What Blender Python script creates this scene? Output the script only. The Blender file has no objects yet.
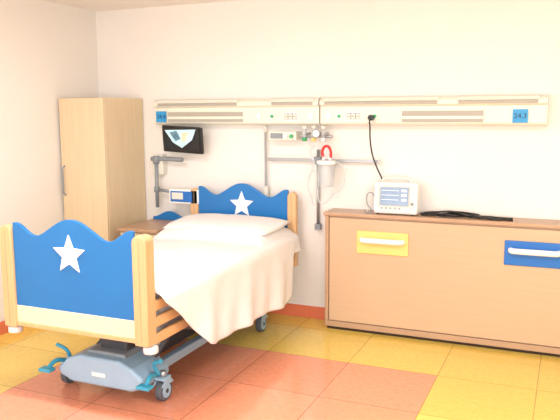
import bpy, bmesh, math, random
from mathutils import Vector, Matrix, noise
random.seed(3)
scene=bpy.context.scene
try:
    scene.view_settings.view_transform='Standard'; scene.view_settings.look='None'
except Exception: pass
col=scene.collection
def s2l(c):
    return tuple((x/12.92 if x<=.04045 else ((x+.055)/1.055)**2.4) for x in c)
def rgb(r,g,b): return s2l((r/255,g/255,b/255))+(1,)
# ---------------- materials
def mat(name,c,rough=.5,metal=0,var=0.,scale=8,stretch=(1,1,1),bump=0,bscale=60,trans=0,emit=0,spec=.5,alpha=1,coat=0):
    m=bpy.data.materials.new(name); m.use_nodes=True; nt=m.node_tree; b=nt.nodes['Principled BSDF']
    b.inputs['Roughness'].default_value=rough; b.inputs['Metallic'].default_value=metal
    b.inputs['Specular IOR Level'].default_value=spec
    b.inputs['Coat Weight'].default_value=coat
    b.inputs['Transmission Weight'].default_value=trans; b.inputs['Alpha'].default_value=alpha
    tc=nt.nodes.new('ShaderNodeTexCoord'); mp=nt.nodes.new('ShaderNodeMapping'); mp.inputs['Scale'].default_value=stretch
    nt.links.new(tc.outputs['Object'],mp.inputs[0])
    n=nt.nodes.new('ShaderNodeTexNoise'); n.inputs['Scale'].default_value=scale; n.inputs['Detail'].default_value=5
    nt.links.new(mp.outputs[0],n.inputs['Vector'])
    r=nt.nodes.new('ShaderNodeValToRGB'); r.color_ramp.elements[0].position=.3; r.color_ramp.elements[1].position=.7
    r.color_ramp.elements[0].color=tuple(x*(1-var) for x in c[:3])+(1,); r.color_ramp.elements[1].color=tuple(min(1,x*(1+var)) for x in c[:3])+(1,)
    nt.links.new(n.outputs[0],r.inputs[0]); nt.links.new(r.outputs[0],b.inputs['Base Color'])
    if emit: 
        b.inputs['Emission Strength'].default_value=emit; b.inputs['Emission Color'].default_value=c
    if bump:
        n2=nt.nodes.new('ShaderNodeTexNoise'); n2.inputs['Scale'].default_value=bscale; nt.links.new(tc.outputs['Object'],n2.inputs['Vector'])
        bp=nt.nodes.new('ShaderNodeBump'); bp.inputs['Strength'].default_value=bump; bp.inputs['Distance'].default_value=.01
        nt.links.new(n2.outputs[0],bp.inputs['Height']); nt.links.new(bp.outputs[0],b.inputs['Normal'])
    return m
WALL=mat('wall_paint',rgb(233,228,223),.75,var=.012,scale=1.5,bump=.05,bscale=120)
CEIL=mat('ceiling_paint',rgb(240,234,230),.8,var=.01)
WOODL=mat('laminate_light',rgb(216,194,160),.40,var=.04,scale=3,stretch=(14,14,1))
WOODC=mat('laminate_cabinet',rgb(198,166,136),.36,var=.035,scale=3,stretch=(1,6,16))
WOODT=mat('laminate_top',rgb(178,144,116),.33,var=.05,scale=3,stretch=(1,10,10))
WOODP=mat('beech_wood',rgb(212,172,126),.35,var=.06,scale=4,stretch=(12,12,1))
WOODS=mat('beech_slat',rgb(214,170,120),.35,var=.05,scale=4,stretch=(12,1,12))
CREAM=mat('cream_panel',rgb(230,217,184),.4,var=.02)
BLUE=mat('blue_laminate',rgb(22,112,182),.33,var=.03,scale=3)
BLUE2=mat('blue_handle_plate',rgb(22,104,186),.33,var=.02)
YEL=mat('yellow_handle_plate',rgb(230,201,120),.4,var=.02)
WHITE=mat('white_plastic',rgb(238,238,237),.4,var=.01)
STAR=mat('white_star',rgb(244,244,243),.5,var=.01)
OFFW=mat('offwhite_plastic',rgb(222,219,208),.4,var=.01)
RAILM=mat('headwall_enamel',rgb(226,222,208),.38,var=.01)
LENS=mat('lamp_lens',rgb(168,162,152),.5,var=.03)
GREYP=mat('grey_plastic',rgb(136,143,150),.45,var=.03)
BGREY=mat('bluegrey_plastic',rgb(150,182,206),.32,var=.03)
TEAL=mat('teal_pedal',rgb(60,160,195),.4,var=.03)
DARK=mat('dark_metal',rgb(62,66,74),.5,var=.05)
BLACK=mat('black_plastic',rgb(22,22,25),.35,var=.05)
RUB=mat('rubber_tyre',rgb(84,90,98),.6,var=.05)
STEEL=mat('brushed_steel',rgb(168,171,174),.35,metal=.7,var=.04)
RED=mat('red_hose',rgb(200,40,45),.4,var=.03)
GREEN=mat('green_cap',rgb(60,160,100),.4,var=.03)
STICK=mat('blue_sticker',rgb(45,148,208),.5,var=.03)
NAVY=mat('navy_ink',rgb(15,30,80),.5,var=.03)
MATTR=mat('mattress_cover',rgb(220,220,220),.7,var=.02,bump=.1)
FAB=mat('white_bedspread',rgb(232,229,229),.85,var=.02,scale=20,bump=.35,bscale=220)
CLEAR=mat('clear_plastic',rgb(210,216,220),.15,var=.01,alpha=.5)
SCREEN=mat('monitor_screen',rgb(118,140,170),.2,var=.1,scale=14,emit=.08)
TRACE=mat('monitor_trace',rgb(215,228,240),.3,var=.02,emit=.2)
BEZ=mat('monitor_bezel',rgb(180,181,180),.4,var=.02)
TVS=mat('tv_screen',rgb(20,24,30),.15,var=.1,scale=6)
TVP=mat('tv_picture',rgb(176,208,218),.3,var=.25,scale=12,emit=.35)
TVG=mat('tv_picture_figure',rgb(90,130,150),.3,var=.4,scale=16,emit=.2)
TVR=mat('tv_picture_accent',rgb(225,200,170),.3,var=.2,scale=16,emit=.3)
BASEB=mat('baseboard_tile',rgb(222,120,88),.3,var=.05)
BUMP=mat('bumper',rgb(225,225,225),.4,var=.02)
DPLINTH=mat('dark_plinth',rgb(60,44,32),.7,var=.05)  # dark brown finish of the plinths
# floor
def floor_mat():
    m=bpy.data.materials.new('floor_tiles'); m.use_nodes=True; nt=m.node_tree; b=nt.nodes['Principled BSDF']; N=nt.nodes.new; L=nt.links.new
    geo=N('ShaderNodeNewGeometry'); sub=N('ShaderNodeVectorMath'); sub.operation='SUBTRACT'; sub.inputs[1].default_value=(-.745,4.40,0)
    L(geo.outputs['Position'],sub.inputs[0])
    br=N('ShaderNodeTexBrick'); br.offset=0; br.squash=1; T=.624
    br.inputs['Scale'].default_value=1; br.inputs['Brick Width'].default_value=T; br.inputs['Row Height'].default_value=T
    br.inputs['Mortar Size'].default_value=.0035; br.inputs['Mortar Smooth'].default_value=.2; br.inputs['Bias'].default_value=0
    br.inputs['Color1'].default_value=(.92,.92,.92,1); br.inputs['Color2'].default_value=(1.05,1.05,1.05,1); br.inputs['Mortar'].default_value=(.55,.55,.55,1)
    L(sub.outputs[0],br.inputs['Vector'])
    sp=N('ShaderNodeSeparateXYZ'); L(sub.outputs[0],sp.inputs[0])
    def cmp(sock,op,v):
        n=N('ShaderNodeMath'); n.operation=op; L(sock,n.inputs[0]); n.inputs[1].default_value=v; return n.outputs[0]
    a=cmp(sp.outputs[0],'LESS_THAN',0); c=cmp(sp.outputs[0],'GREATER_THAN',-4*T); d=cmp(sp.outputs[1],'LESS_THAN',0)
    def mul(p,q):
        n=N('ShaderNodeMath'); n.operation='MULTIPLY'; L(p,n.inputs[0]); L(q,n.inputs[1]); return n.outputs[0]
    mask=mul(mul(a,c),d)
    mx=N('ShaderNodeMix'); mx.data_type='RGBA'; L(mask,mx.inputs['Factor']); mx.inputs[6].default_value=rgb(230,196,98); mx.inputs[7].default_value=rgb(230,150,118)
    no=N('ShaderNodeTexNoise'); no.inputs['Scale'].default_value=28; no.inputs['Detail'].default_value=8; no.inputs['Roughness'].default_value=.7; L(geo.outputs['Position'],no.inputs['Vector'])
    rp=N('ShaderNodeValToRGB'); rp.color_ramp.elements[0].position=.3; rp.color_ramp.elements[1].position=.7
    rp.color_ramp.elements[0].color=(.86,.86,.86,1); rp.color_ramp.elements[1].color=(1.08,1.08,1.08,1); L(no.outputs[0],rp.inputs[0])
    def cm(p,q):
        n=N('ShaderNodeMix'); n.data_type='RGBA'; n.blend_type='MULTIPLY'; n.inputs['Factor'].default_value=1; L(p,n.inputs[6]); L(q,n.inputs[7]); return n.outputs[2]
    L(cm(cm(mx.outputs[2],br.outputs['Color']),rp.outputs[0]),b.inputs['Base Color'])
    b.inputs['Roughness'].default_value=.13; b.inputs['Specular IOR Level'].default_value=.7
    bp=N('ShaderNodeBump'); bp.inputs['Strength'].default_value=.25; bp.inputs['Distance'].default_value=.004; bp.invert=True
    L(br.outputs['Fac'],bp.inputs['Height']); L(bp.outputs[0],b.inputs['Normal'])
    return m
FLOOR=floor_mat()
# ---------------- geometry helpers
def root(name,loc):
    e=bpy.data.objects.new(name,None); e.empty_display_size=.1; e.location=loc; col.objects.link(e); return e
def fin(name,me,m,par=None,smooth=False,bev=0,seg=2,ang=True):
    ob=bpy.data.objects.new(name,me); col.objects.link(ob)
    if isinstance(m,(list,tuple)):
        for q in m: me.materials.append(q)
    else: me.materials.append(m)
    if smooth:
        for p in me.polygons: p.use_smooth=True
    if bev:
        md=ob.modifiers.new('bevel','BEVEL'); md.width=bev; md.segments=seg; md.limit_method='ANGLE'; md.angle_limit=math.radians(40)
    if par is not None:
        ob.parent=par; ob.matrix_parent_inverse=Matrix.Translation(-Vector(par.location))
    return ob
def box(name,x0,x1,y0,y1,z0,z1,m,par=None,bev=.003,seg=2,rot=None):
    bm=bmesh.new(); bmesh.ops.create_cube(bm,size=1)
    M=Matrix.Translation(((x0+x1)/2,(y0+y1)/2,(z0+z1)/2))
    if rot: M=M@rot
    bmesh.ops.transform(bm,matrix=M@Matrix.Diagonal((abs(x1-x0),abs(y1-y0),abs(z1-z0),1)),verts=bm.verts)
    me=bpy.data.meshes.new(name); bm.to_mesh(me); bm.free()
    return fin(name,me,m,par,bev=bev,seg=seg)
def cyl(name,a,b,r,m,par=None,r2=None,seg=24,bev=0):
    a=Vector(a);b=Vector(b);d=b-a
    bm=bmesh.new(); bmesh.ops.create_cone(bm,cap_ends=True,segments=seg,radius1=r,radius2=r if r2 is None else r2,depth=d.length)
    bmesh.ops.transform(bm,matrix=Matrix.Translation((a+b)/2)@d.to_track_quat('Z','Y').to_matrix().to_4x4(),verts=bm.verts)
    me=bpy.data.meshes.new(name); bm.to_mesh(me); bm.free()
    for p in me.polygons: p.use_smooth=len(p.vertices)<8
    return fin(name,me,m,par,bev=bev)
def tube(name,pts,r,m,par=None,smooth=True,cyc=False):
    cu=bpy.data.curves.new(name,'CURVE'); cu.dimensions='3D'; cu.bevel_depth=r; cu.bevel_resolution=3; cu.use_fill_caps=True
    if smooth:
        sp=cu.splines.new('BEZIER'); sp.bezier_points.add(len(pts)-1)
        for q,p in zip(sp.bezier_points,pts): q.co=p; q.handle_left_type=q.handle_right_type='AUTO'
    else:
        sp=cu.splines.new('POLY'); sp.points.add(len(pts)-1)
        for q,p in zip(sp.points,pts): q.co=tuple(p)+(1,)
    sp.use_cyclic_u=cyc; sp.resolution_u=10
    tmp=bpy.data.objects.new(name+'_t',cu); col.objects.link(tmp)
    dg=bpy.context.evaluated_depsgraph_get(); me=bpy.data.meshes.new_from_object(tmp.evaluated_get(dg)); bpy.data.objects.remove(tmp)
    me.materials.clear(); return fin(name,me,m,par,smooth=True)
def prism(name,pts,axis,a,b,m,par=None,bev=.003,seg=2):
    bm=bmesh.new()
    def P(p,t): return {'Y':(p[0],t,p[1]),'X':(t,p[0],p[1]),'Z':(p[0],p[1],t)}[axis]
    va=[bm.verts.new(P(p,a)) for p in pts]; vb=[bm.verts.new(P(p,b)) for p in pts]
    bm.faces.new(va); bm.faces.new(vb[::-1]); n=len(pts)
    for i in range(n): bm.faces.new((va[i],vb[i],vb[(i+1)%n],va[(i+1)%n]))
    bmesh.ops.recalc_face_normals(bm,faces=bm.faces)
    me=bpy.data.meshes.new(name); bm.to_mesh(me); bm.free()
    return fin(name,me,m,par,bev=bev,seg=seg)
def text(name,s,size,loc,rot,m,par,ext=.0008):
    cu=bpy.data.curves.new(name,'FONT'); cu.body=s; cu.size=size; cu.extrude=ext; cu.align_x='CENTER'; cu.align_y='CENTER'
    tmp=bpy.data.objects.new(name+'_t',cu); col.objects.link(tmp)
    dg=bpy.context.evaluated_depsgraph_get(); me=bpy.data.meshes.new_from_object(tmp.evaluated_get(dg)); bpy.data.objects.remove(tmp)
    me.transform(Matrix.Translation(loc)@rot); me.materials.clear()
    return fin(name,me,m,par)
RX90=Matrix.Rotation(math.radians(90),4,'X')
XL,YW,HC=-4.132,5.292,2.691
XR,YB=2.3,-1.7
# ---------------- room
box('floor',XL-.15,XR+.15,YB-.15,YW+.15,-.1,0,FLOOR,bev=0)
box('ceiling',XL-.15,XR+.15,YB-.15,YW+.15,HC,HC+.1,CEIL,bev=0)
box('wall_back',XL-.15,XR+.15,YW,YW+.15,0,HC,WALL,bev=0)
box('wall_left',XL-.15,XL,YB,YW,0,HC,WALL,bev=0)
box('wall_right',XR,XR+.15,YB,YW,0,HC,WALL,bev=0)
wf=root('wall_front',(0,YB,0))
wx=[(-3.6,-1.0),(-.2,1.9)]; wz0,wz1=.9,2.4
box('sill_part',XL,XR,YB-.15,YB,0,wz0,WALL,wf,bev=0); box('head_part',XL,XR,YB-.15,YB,wz1,HC,WALL,wf,bev=0)
for i,(a,b) in enumerate([(XL,-3.6),(-1.0,-.2),(1.9,XR)]): box('pier_%d'%i,a,b,YB-.15,YB,wz0,wz1,WALL,wf,bev=0)
for i,(a,b) in enumerate(wx):
    w=root('window_%d'%(i+1),((a+b)/2,YB-.08,wz0))
    for k,(p,q,r,s) in enumerate([(a,b,wz0,wz0+.06),(a,b,wz1-.06,wz1),(a,a+.06,wz0,wz1),(b-.06,b,wz0,wz1),((a+b)/2-.04,(a+b)/2+.04,wz0,wz1)]):
        box('frame_%d'%k,p,q,YB-.12,YB-.05,r,s,WHITE,w)
    ld=bpy.data.lights.new('window_daylight','AREA'); ld.shape='RECTANGLE'; ld.size=(b-a); ld.size_y=wz1-wz0; ld.energy=(88,134)[i]; ld.color=(.955,.985,1)
    lo=bpy.data.objects.new('window_daylight_%d'%(i+1),ld); col.objects.link(lo); lo.location=((a+b)/2,YB-.02,(wz0+wz1)/2); lo.rotation_euler=(math.radians(90),0,0)
box('baseboard_back',XL,-1.80,YW-.012,YW,0,.105,BASEB,bev=.002)
box('baseboard_left',XL,XL+.012,YB,YW-.012,0,.105,BASEB,bev=.002)
for i,(x,y) in enumerate([(-2.4,2.7),(.2,2.7),(-2.2,.2)]):  # unseen ceiling fill lights with housings, added to brighten the floor and room
    p=root('added_ceiling_fill',(x,y,HC-.06)); box('housing',x-.6,x+.6,y-.15,y+.15,HC-.06,HC,WHITE,p)
    ld=bpy.data.lights.new('fill_light','AREA'); ld.shape='RECTANGLE'; ld.size=1.1; ld.size_y=.25; ld.energy=(46,48,24)[i]; ld.color=(.985,.99,.98)
    lo=bpy.data.objects.new('fill_emitter',ld); col.objects.link(lo); lo.location=(x,y,HC-.07); lo.parent=p; lo.matrix_parent_inverse=Matrix.Translation(-Vector(p.location))
# ---------------- wardrobe
w=root('wardrobe',(-3.86,5.0,0))
x0,x1,y0,y1,zt=-4.11,-3.635,4.705,5.28,1.886
box('carcass',x0,x1,y0+.02,y1,.06,zt,WOODL,w)
box('plinth',x0+.02,x1-.02,y0+.05,y1-.02,0,.06,DPLINTH,w)
box('door',x0+.003,x1-.003,y0,y0+.018,.08,zt-.004,WOODL,w)
tube('handle',[(x0+.035,y0,1.30),(x0+.035,y0-.03,1.28),(x0+.035,y0-.03,1.06),(x0+.035,y0,1.04)],.007,GREYP,w,smooth=False)
# ---------------- bedside table
t=root('bedside_table',(-3.32,4.96,0))
x0,x1=-3.53,-3.14
box('top',x0-.01,x1+.01,4.70,5.24,.755,.785,WOODT,t,bev=.006)
box('body',x0,x1,4.73,5.23,.10,.755,WOODC,t)
box('drawer_front',x0+.01,x1-.01,4.715,4.73,.60,.74,WOODL,t); box('door_front',x0+.01,x1-.01,4.715,4.73,.13,.59,WOODL,t)
box('drawer_pull',x0+.14,x1-.14,4.695,4.715,.66,.675,WHITE,t)
pts=[(x0+.02,.785)]+[(x0+.02+(x1-x0-.04)*i/20,.84+.028*math.cos((i/20-.5)*2*math.pi*1.0)) for i in range(21)]+[(x1-.02,.785)]
prism('blue_back_panel',pts,'Y',5.205,5.225,BLUE,t)
for i,(a,b) in enumerate([(x0+.05,4.77),(x1-.05,4.77),(x0+.05,5.18),(x1-.05,5.18)]):
    cyl('caster_%d'%i,(a-.012,b,.03),(a+.012,b,.03),.03,RUB,t); cyl('stem_%d'%i,(a,b,.03),(a,b,.11),.01,STEEL,t)
# ---------------- hospital bed
B=root('hospital_bed',(-2.56,4.1,0))
def star(R,r): return [((R if k%2==0 else r)*math.sin(k*math.pi/5),(R if k%2==0 else r)*math.cos(k*math.pi/5)) for k in range(10)]
def board(tag,y,front,bx0,bx1,pw,d,cx):
    for s,(a,b) in (('l',(bx0,bx0+pw)),('r',(bx1-pw,bx1))):
        pts=[(a,.48),(b,.48),(b,1.06)]+[((a+b)/2+pw/2*math.cos(q),1.06+.04*math.sin(q)) for q in [math.pi*i/10 for i in range(1,10)]]+[(a,1.06)]
        prism('%s_post_%s'%(tag,s),pts,'Y',y,y+d,WOODP,B,bev=.006)
        xm=(a+b)/2; box('%s_post_groove_%s'%(tag,s),xm-.002,xm+.002,y-.001,y+.004,.50,1.07,WOODT,B,bev=0)
    xa,xb=bx0+pw,bx1-pw; W=(xb-xa)
    top=[]
    for i in range(61):
        u=i/60*2-1; 
        z=1.075+.082*math.exp(-(abs(u)/.34)**2.4)-.028*math.exp(-((abs(u)-.60)/.17)**2)+.045*math.exp(-((abs(u)-.95)/.17)**2)
        top.append((xa+W*i/60,z))
    prism(tag+'_blue_panel',[(xa,.615)]+top+[(xb,.615)],'Y',y+.018,y+.042,BLUE,B,bev=.004)
    box(tag+'_cream_panel',xa,xb,y+.015,y+.045,.515,.617,CREAM,B)
    st=[(cx+p[0],.955+p[1]) for p in star(.118,.052)]
    if front: prism(tag+'_star',st,'Y',y+.010,y+.019,STAR,B,bev=.002)
    else: prism(tag+'_star',[(a,b+.02) for a,b in st],'Y',y+.010,y+.019,STAR,B,bev=.002)
    box(tag+'_lower_bar',xa,xb,y+.01,y+.05,.49,.515,WOODP,B)
board('footboard',2.985,True,-3.105,-2.07,.09,.085,-2.598); board('headboard',5.12,False,-3.06,-2.06,.075,.06,-2.562)
bx0,bx1=-3.075,-2.066
fy,hy=3.06,5.12
for sx,s in ((bx1-.028,'r'),(bx0+.003,'l')):
    for i,z in enumerate((.665,.57,.475)):
        box('side_slat_%s_%d'%(s,i),sx,sx+.025,fy,hy,z,z+.06,WOODS,B,bev=.008)
    for k,yy in enumerate((3.12,4.1,5.06)): box('slat_upright_%s_%d'%(s,k),sx-.012 if s=='r' else sx+.025,sx if s=='r' else sx+.037,yy-.02,yy+.02,.45,.73,GREYP,B)
box('deck',-2.99,-2.13,3.08,5.10,.50,.575,GREYP,B)
box('mattress',-3.0,-2.12,3.09,5.10,.577,.752,MATTR,B,bev=.03,seg=4)
for i,x in enumerate((-2.86,-2.33)): box('chassis_beam_%d'%i,x-.03,x+.03,3.36,4.80,.14,.20,BGREY,B,bev=.01)
box('chassis_cross_rear',-2.93,-2.26,4.75,4.84,.12,.2,BGREY,B,bev=.02)
prof=[(-2.90,.13),(-2.90,.17),(-2.84,.235),(-2.74,.272),(-2.45,.272),(-2.35,.235),(-2.27,.175),(-2.27,.12),(-2.36,.09),(-2.80,.09)]
prism('foot_cover',prof,'Y',3.20,3.50,BGREY,B,bev=.03,seg=4)
prism('foot_cover_cap',[(-2.76,.25),(-2.72,.29),(-2.46,.29),(-2.42,.25)],'Y',3.27,3.62,GREYP,B,bev=.01)
box('foot_cover_label',-2.64,-2.54,3.194,3.203,.155,.18,WHITE,B)
box('motor_housing',-2.72,-2.44,3.55,4.5,.16,.27,DARK,B,bev=.02)
for i,x in enumerate((-2.80,-2.36)):
    cyl('lift_arm_a%d'%i,(x,3.45,.22),(x,3.95,.50),.022,DARK,B); cyl('lift_arm_b%d'%i,(x,4.72,.2),(x,4.25,.5),.022,DARK,B)
    cyl('lift_link_%d'%i,(x,3.45,.45),(x,3.95,.27),.016,STEEL,B)
cyl('lift_axle',(-2.83,3.95,.49),(-2.33,3.95,.49),.015,STEEL,B)
cyl('actuator',(-2.58,3.5,.27),(-2.58,4.2,.48),.03,GREYP,B)
box('lift_column',-2.68,-2.48,3.34,3.50,.27,.50,DARK,B,bev=.015)
def caster(i,x,y):
    R=.066
    cyl('tyre_%d'%i,(x-.022,y,R),(x+.022,y,R),R,RUB,B,bev=.006,seg=32)
    cyl('hub_%d'%i,(x-.026,y,R),(x+.026,y,R),.044,BGREY,B,seg=24)
    cyl('hub_cap_%d'%i,(x-.029,y,R),(x+.029,y,R),.014,DARK,B,seg=16)
    hood=[(y+.076*math.cos(q),R+.08*math.sin(q)) for q in [math.radians(a) for a in range(30,151,15)]]
    prism('hood_%d'%i,hood,'X',x-.034,x-.028,BGREY,B,bev=.002); prism('hood_b%d'%i,hood,'X',x+.028,x+.034,BGREY,B,bev=.002)
    box('hood_top_%d'%i,x-.034,x+.034,y-.045,y+.045,.136,.155,BGREY,B,bev=.008)
    cyl('stem_%d'%i,(x,y,.14),(x,y,.19),.018,STEEL,B)
for i,(x,y) in enumerate([(-2.955,3.36),(-2.23,3.36),(-2.955,4.79),(-2.23,4.79)]): caster(i,x,y)
for i,(x,sg) in enumerate(((-2.92,-1),(-2.25,1))):
    tube('pedal_arm_%d'%i,[(x,3.3,.18),(x+sg*.02,3.22,.20),(x+sg*.03,3.16,.17)],.014,TEAL,B)
    box('pedal_%d'%i,x+sg*.03-.045,x+sg*.03+.045,3.12,3.18,.155,.178,TEAL,B,bev=.008)
    tube('brake_bar_%d'%i,[(x,3.34,.17),(x,3.30,.25),(x+sg*.06,3.28,.285)],.012,TEAL,B)
for i,x in enumerate((bx0+.01,bx1-.02)): 
    cyl('corner_bumper_%d'%i,(x,3.03,.435),(x,3.03,.475),.042,BUMP,B,bev=.008)
    cyl('bumper_stem_%d'%i,(x,3.03,.45),(x,3.12,.53),.012,STEEL,B)
# ---------------- bedspread (part of the made bed)
def lerp(a,b,t): return a+(b-a)*t
def drop(y):
    k=[(3.09,.05),(3.2,.14),(3.48,.41),(3.60,.45),(3.9,.455),(4.4,.475),(4.75,.505),(4.88,.475),(4.95,.14)]
    for (a,p),(b,q) in zip(k,k[1:]):
        if y<=b: return lerp(p,q,(y-a)/(b-a))
    return k[-1][1]
def ph(x,y):
    v=(y-4.80)/.33; u=(x+2.555)/.475
    return .105*max(0,1-abs(v)**2.6)**.6*max(0,1-abs(u)**5)**.5
def bedspread():
    bm=bmesh.new(); NY=130; rows=[]
    for j in range(NY+1):
        y=lerp(3.085,5.10,j/NY); row=[]
        zt=.768+.004*noise.noise(Vector((y*3,0,0)))
        L=drop(y); xr=-2.085; R=.035
        P=[]
        for t in range(7): P.append((-3.02,zt-.14+.125*t/6,0))
        for t in range(45):
            x=lerp(-3.015,xr,t/44); P.append((x,zt+.010*math.sin((x+3.0)/.92*math.pi)+ph(x,y),1))
        for t in range(1,6):
            q=math.pi/2*t/6; P.append((xr+R*1.5*math.sin(q),zt-R*(1-math.cos(q)),1))
        for t in range(1,25):
            f=t/24; fold=.020*math.sin(y*11+1.2*f)+.011*math.sin(y*23+f*3)
            P.append((xr+R*1.5+.006+f*(.035+fold)*min(1,L*2.2)+.006*f,zt-R-f*max(.01,L-R),1))
        for (x,z,m) in P:
            n=noise.noise(Vector((x*4,y*4,z*4)))*.012+noise.noise(Vector((x*11,y*9,z*9)))*.005
            row.append(bm.verts.new((x+ (n*.6 if z<zt-.04 else 0), y, z+(n if m and z>zt-.03 else 0))))
        rows.append(row)
    for a,b in zip(rows,rows[1:]):
        for i in range(len(a)-1): bm.faces.new((a[i],a[i+1],b[i+1],b[i]))
    bmesh.ops.recalc_face_normals(bm,faces=bm.faces)
    me=bpy.data.meshes.new('bedspread'); bm.to_mesh(me); bm.free()
    ob=fin('bedspread',me,FAB,B,smooth=True)
    sd=ob.modifiers.new('solid','SOLIDIFY'); sd.thickness=.006; sd.offset=1
bedspread()
def pillow(name,c,sx,sy,sz,m,rx=0,par=None):
    bm=bmesh.new(); n=48
    for s in (1,-1):
        g=[]
        for i in range(n+1):
            r=[]
            for j in range(n+1):
                u=i/n*2-1; v=j/n*2-1
                e=(1-abs(u)**4)*(1-abs(v)**3.2); h=max(0,e)**.45
                px=u*(1-.04*v*v); py=v*(1-.05*u*u)
                w=noise.noise(Vector((u*3,v*3,s)))*.09*h+noise.noise(Vector((u*8,v*5,s+3)))*.04*h
                r.append(bm.verts.new((px*sx,py*sy,s*sz*(h*(1 if s>0 else .45)+ (w if s>0 else 0)))))
            g.append(r)
        for a,b in zip(g,g[1:]):
            for k in range(n): bm.faces.new((a[k],a[k+1],b[k+1],b[k]))
    bmesh.ops.remove_doubles(bm,verts=bm.verts,dist=.0005); bmesh.ops.recalc_face_normals(bm,faces=bm.faces)
    bmesh.ops.transform(bm,matrix=Matrix.Translation(c)@Matrix.Rotation(rx,4,'X'),verts=bm.verts)
    me=bpy.data.meshes.new(name); bm.to_mesh(me); bm.free(); return fin(name,me,m,par,smooth=True)
pillow('pillow',(-2.545,4.83,.848),.472,.27,.058,FAB,.05,B)
# ---------------- fold-away bed cabinet
C=root('foldaway_bed_cabinet',(-.65,5.17,0))
cl,cr,cf=-1.777,.47,5.052
box('top_slab',cl-.012,cr+.012,cf-.02,5.285,.940,.968,WOODT,C,bev=.005)
box('carcass',cl,cr,cf+.02,5.28,.05,.94,WOODC,C)
box('plinth',cl+.01,cr-.01,cf+.03,5.27,0,.05,DPLINTH,C)
box('bottom_rail',cl,cr,cf-.004,cf+.02,.03,.075,WOODT,C)
box('side_stile_l',cl,cl+.03,cf-.004,cf+.02,.075,.94,WOODT,C)
box('side_stile_r',cr-.03,cr,cf-.004,cf+.02,.075,.94,WOODT,C)
box('front_panel',cl+.036,cr-.036,cf,cf+.018,.082,.925,WOODC,C)
for i,(a,m) in enumerate(((-1.513,YEL),(-.405,BLUE2))):
    b=a+.41; box('handle_plate_%d'%i,a,b,cf-.012,cf,.655,.835,m,C,bev=.006,seg=3)
    z=.765
    cyl('handle_bar_%d'%i,(a+.075,cf-.045,z),(b-.075,cf-.045,z),.021,WHITE,C,bev=.006)
    for k,x in enumerate((a+.055,b-.055)):
        tube('handle_end_%d_%d'%(i,k),[(x+(.03 if k==0 else -.03),cf-.045,z),(x,cf-.038,z),(x+(-.012 if k==0 else .012),cf-.008,z)],.021,WHITE,C)
# ---------------- headwall units
def headwall(xa,xb,lens,outs,sticker,label,lamps,greens):
    H=root('bedhead_service_unit',((xa+xb)/2,5.23,1.75))
    up=[(YW-.002,1.867),(5.19,1.867),(5.15,1.850),(5.14,1.835),(5.14,1.812),(5.155,1.80),(5.165,1.795),(5.165,1.67),(5.18,1.655),(YW-.002,1.65)]
    prism('housing',up,'X',xa+.012,xb-.012,RAILM,H,bev=.004)
    upc=[(y-(.004 if y<5.28 else 0),z+(.004 if z>1.75 else -.004)) for y,z in up]
    prism('end_cap_l',upc,'X',xa,xa+.014,OFFW,H); prism('end_cap_r',upc,'X',xb-.014,xb,OFFW,H)
    for i,(a,b) in enumerate(lamps):
        box('reading_light_%d'%i,a,b,5.134,5.15,1.812,1.834,LENS,H,bev=.003)
        prism('light_hood_%d'%i,[(5.20,1.872),(5.145,1.862),(5.128,1.838),(5.135,1.836),(5.15,1.852),(5.2,1.862)],'X',a-.01,b+.01,OFFW,H,bev=.001)
    for i,(a,b) in enumerate(lens):
        box('recess_frame_%d'%i,a-.008,b+.008,5.158,5.17,1.667,1.768,RAILM,H)
        box('diffuser_%d'%i,a,b,5.154,5.17,1.675,1.76,LENS,H)
        box('diffuser_rib_%d'%i,a,b,5.150,5.157,1.700,1.722,RAILM,H,bev=.001)
    for i,x in enumerate(outs):
        box('outlet_plate_%d'%i,x-.065,x+.065,5.156,5.17,1.685,1.757,WHITE,H)
        box('outlet_inset_%d'%i,x-.057,x+.057,5.1545,5.157,1.696,1.746,GREYP,H,bev=.001)
        for k in (-1,0,1):
            box('socket_%d_%d'%(i,k),x+k*.038-.015,x+k*.038+.015,5.152,5.157,1.701,1.741,OFFW,H,bev=.002)
            for q in (-1,1): cyl('pin_%d_%d_%d'%(i,k,q),(x+k*.038+q*.006,5.1505,1.721),(x+k*.038+q*.006,5.153,1.721),.0038,BLACK,H,seg=10)
    for i,(x,m) in enumerate(greens):
        cyl('gas_outlet_%d'%i,(x,5.168,1.722),(x,5.15,1.722),.024,WHITE,H); cyl('gas_cap_%d'%i,(x,5.15,1.722),(x,5.142,1.722),.014,m,H)
    box('sticker',sticker-.052,sticker+.052,5.150,5.153,1.672,1.768,STICK,H,bev=0)
    text('sticker_text',label,.052,(sticker,5.149,1.720),RX90,NAVY,H)
    return H
headwall(-3.432,-1.872,[(-3.29,-2.55)],[-2.12],-3.355,'24.4',[(-3.38,-2.60),(-2.28,-1.92)],[(-2.28,GREEN),(-2.40,WHITE),(-1.94,WHITE)])
H2=headwall(-1.862,-.165,[(-1.20,-.60)],[-1.585],-.345,'24.3',[(-1.82,-.93),(-.78,-.23)],[(-1.70,GREEN),(-1.41,GREEN),(-1.79,WHITE)])
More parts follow.
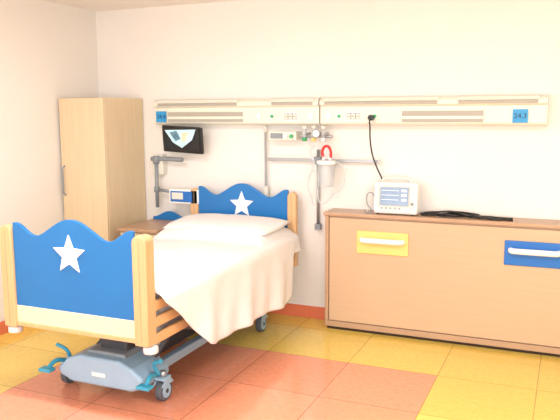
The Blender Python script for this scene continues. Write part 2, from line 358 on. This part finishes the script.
# ---------------- TV on arm
T=root('wall_mounted_tv',(-3.12,5.15,1.5))
R=Matrix.Rotation(math.radians(10),4,'X')@Matrix.Rotation(math.radians(3),4,'Y')
q=.125
box('tv_body',-3.45+q,-3.05+q,5.115,5.145,1.405,1.64,BLACK,T,bev=.01,rot=R)
box('tv_screen',-3.425+q,-3.075+q,5.108,5.125,1.435,1.622,TVS,T,bev=.001,rot=R)
prism('tv_picture_field',[(-3.41+q,1.605),(-3.10+q,1.612),(-3.14+q,1.52),(-3.24+q,1.452),(-3.33+q,1.50)],'Y',5.092,5.10,TVP,T,bev=0)
prism('tv_picture_figure',[(-3.36+q,1.585),(-3.29+q,1.60),(-3.25+q,1.53),(-3.30+q,1.51)],'Y',5.089,5.093,TVG,T,bev=0)
prism('tv_picture_accent',[(-3.24+q,1.58),(-3.17+q,1.59),(-3.20+q,1.51),(-3.24+q,1.50)],'Y',5.089,5.093,TVR,T,bev=0)
box('tv_bracket',-3.30+q,-3.20+q,5.14,YW,1.48,1.56,GREYP,T)
A=root('bedside_terminal_arm',(-3.46,5.2,1.1))
q=.035
tube('upper_arm',[(-3.55+q,5.22,1.34),(-3.40+q,5.20,1.345),(-3.20+q,5.18,1.34)],.020,GREYP,A)
cyl('column',(-3.49+q,5.2,1.36),(-3.49+q,5.2,.90),.016,GREYP,A); cyl('joint_top',(-3.49+q,5.2,1.30),(-3.49+q,5.2,1.37),.028,GREYP,A)
cyl('joint_low',(-3.49+q,5.2,1.04),(-3.49+q,5.2,1.09),.026,GREYP,A)
cyl('lower_arm',(-3.49+q,5.2,1.065),(-3.27,5.17,1.05),.014,GREYP,A)
box('wall_plate',-3.55+q,-3.43+q,5.215,YW,1.20,1.38,OFFW,A)
q=.09
box('terminal_body',-3.37+q,-3.07+q,5.12,5.16,.955,1.085,WHITE,A,bev=.01)
box('terminal_screen',-3.35+q,-3.13+q,5.115,5.125,.972,1.068,BLUE2,A)
box('terminal_label',-3.335+q,-3.22+q,5.112,5.117,.995,1.055,OFFW,A)
# ---------------- medical rail
M=root('medical_equipment_rail',(-1.88,5.25,1.36))
box('rail_bar',-2.36,-1.385,5.235,5.25,1.35,1.374,STEEL,M)
for i,x in enumerate((-2.3,-1.75,-1.45)): box('rail_mount_%d'%i,x-.02,x+.02,5.25,YW,1.348,1.369,STEEL,M)
cyl('vertical_pole',(-1.915,5.266,1.45),(-1.915,5.266,.80),.013,STEEL,M); box('pole_clamp',-1.945,-1.885,5.23,5.275,1.33,1.39,GREYP,M)
box('pole_foot_bracket',-1.94,-1.89,5.245,YW,.78,.83,GREYP,M)
q=.03
G=root('oxygen_flowmeter_set',(-2.0,5.2,1.58))
box('gas_box',-2.35+q,-2.10+q,5.16,YW,1.525,1.60,OFFW,G,bev=.008)
box('gas_box_panel',-2.33+q,-2.22+q,5.155,5.165,1.54,1.585,GREYP,G)
for i,x in enumerate((-2.19,-2.14)): cyl('knob_%d'%i,(x+q,5.165,1.56),(x+q,5.14,1.56),.016,GREEN if i else WHITE,G)
for i,(x,m) in enumerate(((-2.0,GREEN),(-1.92,YEL),(-1.84,WHITE))):
    cyl('meter_body_%d'%i,(x,5.17,1.54),(x,5.17,1.62),.017,CLEAR,G); cyl('meter_top_%d'%i,(x,5.17,1.62),(x,5.17,1.645),.02,OFFW,G)
    cyl('meter_base_%d'%i,(x,5.17,1.52),(x,5.17,1.55),.02,m,G); cyl('meter_stub_%d'%i,(x,5.17,1.58),(x,YW,1.58),.009,STEEL,G)
cyl('gauge',(-1.88,5.13,1.585),(-1.88,5.11,1.585),.032,GREYP,G); cyl('gauge_face',(-1.88,5.111,1.585),(-1.88,5.108,1.585),.027,WHITE,G); cyl('gauge_stub',(-1.88,5.13,1.585),(-1.88,5.2,1.585),.01,STEEL,G)
tube('manifold',[(-2.05,5.2,1.56),(-1.77,5.2,1.56)],.012,STEEL,G)
S=root('suction_canister',(-1.81,5.17,1.25)); q=.05
cyl('jar',(-1.85+q,5.14,1.16),(-1.85+q,5.14,1.34),.062,CLEAR,S,r2=.072,bev=.006); cyl('jar_lid',(-1.85+q,5.14,1.34),(-1.85+q,5.14,1.37),.078,WHITE,S,bev=.006)
box('jar_bracket',-1.89+q,-1.81+q,5.18,5.234,1.31,1.36,OFFW,S)
cyl('lid_port_a',(-1.875+q,5.14,1.37),(-1.875+q,5.14,1.40),.012,WHITE,S); cyl('lid_port_b',(-1.82+q,5.14,1.37),(-1.82+q,5.14,1.40),.012,WHITE,S)
tube('red_tube',[(-1.878+q,5.14,1.39),(-1.882+q,5.14,1.455),(-1.85+q,5.14,1.485),(-1.818+q,5.14,1.455),(-1.815+q,5.14,1.39)],.011,RED,S)
tube('clear_tube_a',[(-1.80+q,5.14,1.37),(-1.72+q,5.12,1.34),(-1.69+q,5.12,1.2),(-1.78+q,5.10,1.10),(-1.88+q,5.10,1.03),(-1.92+q,5.12,1.15)],.007,CLEAR,S)
tube('clear_tube_b',[(-1.90,5.14,1.49),(-1.93,5.12,1.44),(-1.89,5.10,1.34),(-1.94,5.10,1.2),(-1.90,5.12,1.0)],.007,CLEAR,S)
K=root('coiled_cable',(-2.385,5.25,1.4))
pts=[(-2.38+.012*math.cos(i*1.2),5.24+.012*math.sin(i*1.2),1.60-.48*i/160) for i in range(161)]
tube('coil',pts,.0028,GREYP,K,smooth=False)
cyl('coil_plug',(-2.38,5.24,1.59),(-2.38,5.24,1.65),.014,OFFW,K); box('coil_handset',-2.40,-2.36,5.225,5.26,1.04,1.13,OFFW,K,bev=.006)
P=root('power_cable',(-1.43,5.2,1.4))
cyl('wall_plug',(-1.432,5.15,1.71),(-1.432,5.105,1.71),.022,BLACK,H2)
tube('plug_tail',[(-1.432,5.108,1.71),(-1.437,5.10,1.68),(-1.44,5.125,1.648)],.006,BLACK,H2)
tube('cord',[(-1.44,5.125,1.645),(-1.445,5.15,1.55),(-1.435,5.19,1.42),(-1.405,5.215,1.32),(-1.365,5.24,1.22),(-1.345,5.255,1.12),(-1.34,5.25,.985)],.006,BLACK,P)
# ---------------- patient monitor
O=root('patient_monitor',(-1.22,5.15,.968))
prof=[(5.075,.975),(5.06,1.0),(5.085,1.20),(5.10,1.215),(5.20,1.215),(5.225,1.18),(5.225,.99),(5.21,.975)]
prism('case',prof,'X',-1.385,-1.05,WHITE,O,bev=.012,seg=3)
def fy_(z): return 5.06+(z-1.0)*.125
def face(nm,x0,x1,z0,z1,off,m): prism(nm,[(fy_(z0)-off,z0),(fy_(z1)-off,z1),(fy_(z1)+.01,z1),(fy_(z0)+.01,z0)],'X',x0,x1,m,O,bev=.001)
face('bezel',-1.368,-1.067,1.008,1.198,.004,OFFW)
face('screen_frame',-1.345,-1.105,1.036,1.188,.006,BEZ)
face('screen',-1.333,-1.117,1.046,1.18,.009,SCREEN)
for i,z in enumerate((1.155,1.12,1.085)): face('trace_%d'%i,-1.325,-1.19,z,z+.004,.0105,TRACE); face('readout_%d'%i,-1.17,-1.13,z-.006,z+.012,.0105,TRACE)
for i in range(5): cyl('key_%d'%i,(-1.32+i*.035,fy_(1.022)-.008,1.022),(-1.32+i*.035,fy_(1.022)+.004,1.022),.008,GREYP,O,seg=12)
cyl('dial',(-1.085,fy_(1.06)-.016,1.06),(-1.085,fy_(1.06)+.004,1.06),.012,GREYP,O)
tube('carry_handle',[(-1.34,5.15,1.21),(-1.33,5.15,1.235),(-1.29,5.15,1.245),(-1.16,5.15,1.245),(-1.12,5.15,1.235),(-1.11,5.15,1.21)],.011,OFFW,O)
for i,(a,b) in enumerate([(-1.36,5.09),(-1.09,5.09),(-1.36,5.2),(-1.09,5.2)]): cyl('foot_%d'%i,(a,b,.968),(a,b,.98),.012,BLACK,O)
tube('sensor_lead_a',[(-1.385,5.13,1.08),(-1.43,5.12,1.13),(-1.455,5.12,1.05),(-1.42,5.11,.978),(-1.46,5.09,.976)],.004,GREYP,O)
tube('sensor_lead_b',[(-1.385,5.15,1.12),(-1.43,5.14,1.17),(-1.47,5.14,1.08),(-1.45,5.13,.976)],.004,OFFW,O)
# ---------------- loose cables on cabinet
Q=root('cable_bundle',(-.75,5.15,.968))
random.seed(8)
for k in range(6):
    pts=[]; phs=random.random()*6
    for i in range(13):
        x=lerp(-1.02,-.42,i/12); pts.append((x+.02*random.uniform(-1,1),5.15+.045*math.sin(i*.9+phs)-.02*(i/12)+.01*random.uniform(-1,1),.976+.006*k*math.exp(-((x+.8)/.18)**2)*1.2))
    tube('strand_%d'%k,pts,.0065,BLACK,Q)
cyl('connector',(-.44,5.11,.980),(-.36,5.10,.980),.012,BLACK,Q); cyl('connector_b',(-1.03,5.16,.98),(-1.0,5.15,.98),.010,GREYP,Q)
# ---------------- camera
cam=bpy.data.cameras.new('camera'); cam.sensor_width=36; cam.lens=676.67/560*36
co=bpy.data.objects.new('camera',cam); col.objects.link(co)
co.matrix_world=Matrix.Translation((0,0,1.755))@Matrix.Rotation(math.radians(23.248),4,'Z')@Matrix.Rotation(math.radians(90-8.219),4,'X')@Matrix.Rotation(math.radians(-.288),4,'Z')
scene.camera=co
wd=bpy.data.worlds.new('world'); scene.world=wd; wd.use_nodes=True; nt=wd.node_tree
sk=nt.nodes.new('ShaderNodeTexSky'); sk.sky_type='HOSEK_WILKIE'; nt.links.new(sk.outputs[0],nt.nodes['Background'].inputs[0]); nt.nodes['Background'].inputs[1].default_value=1.0
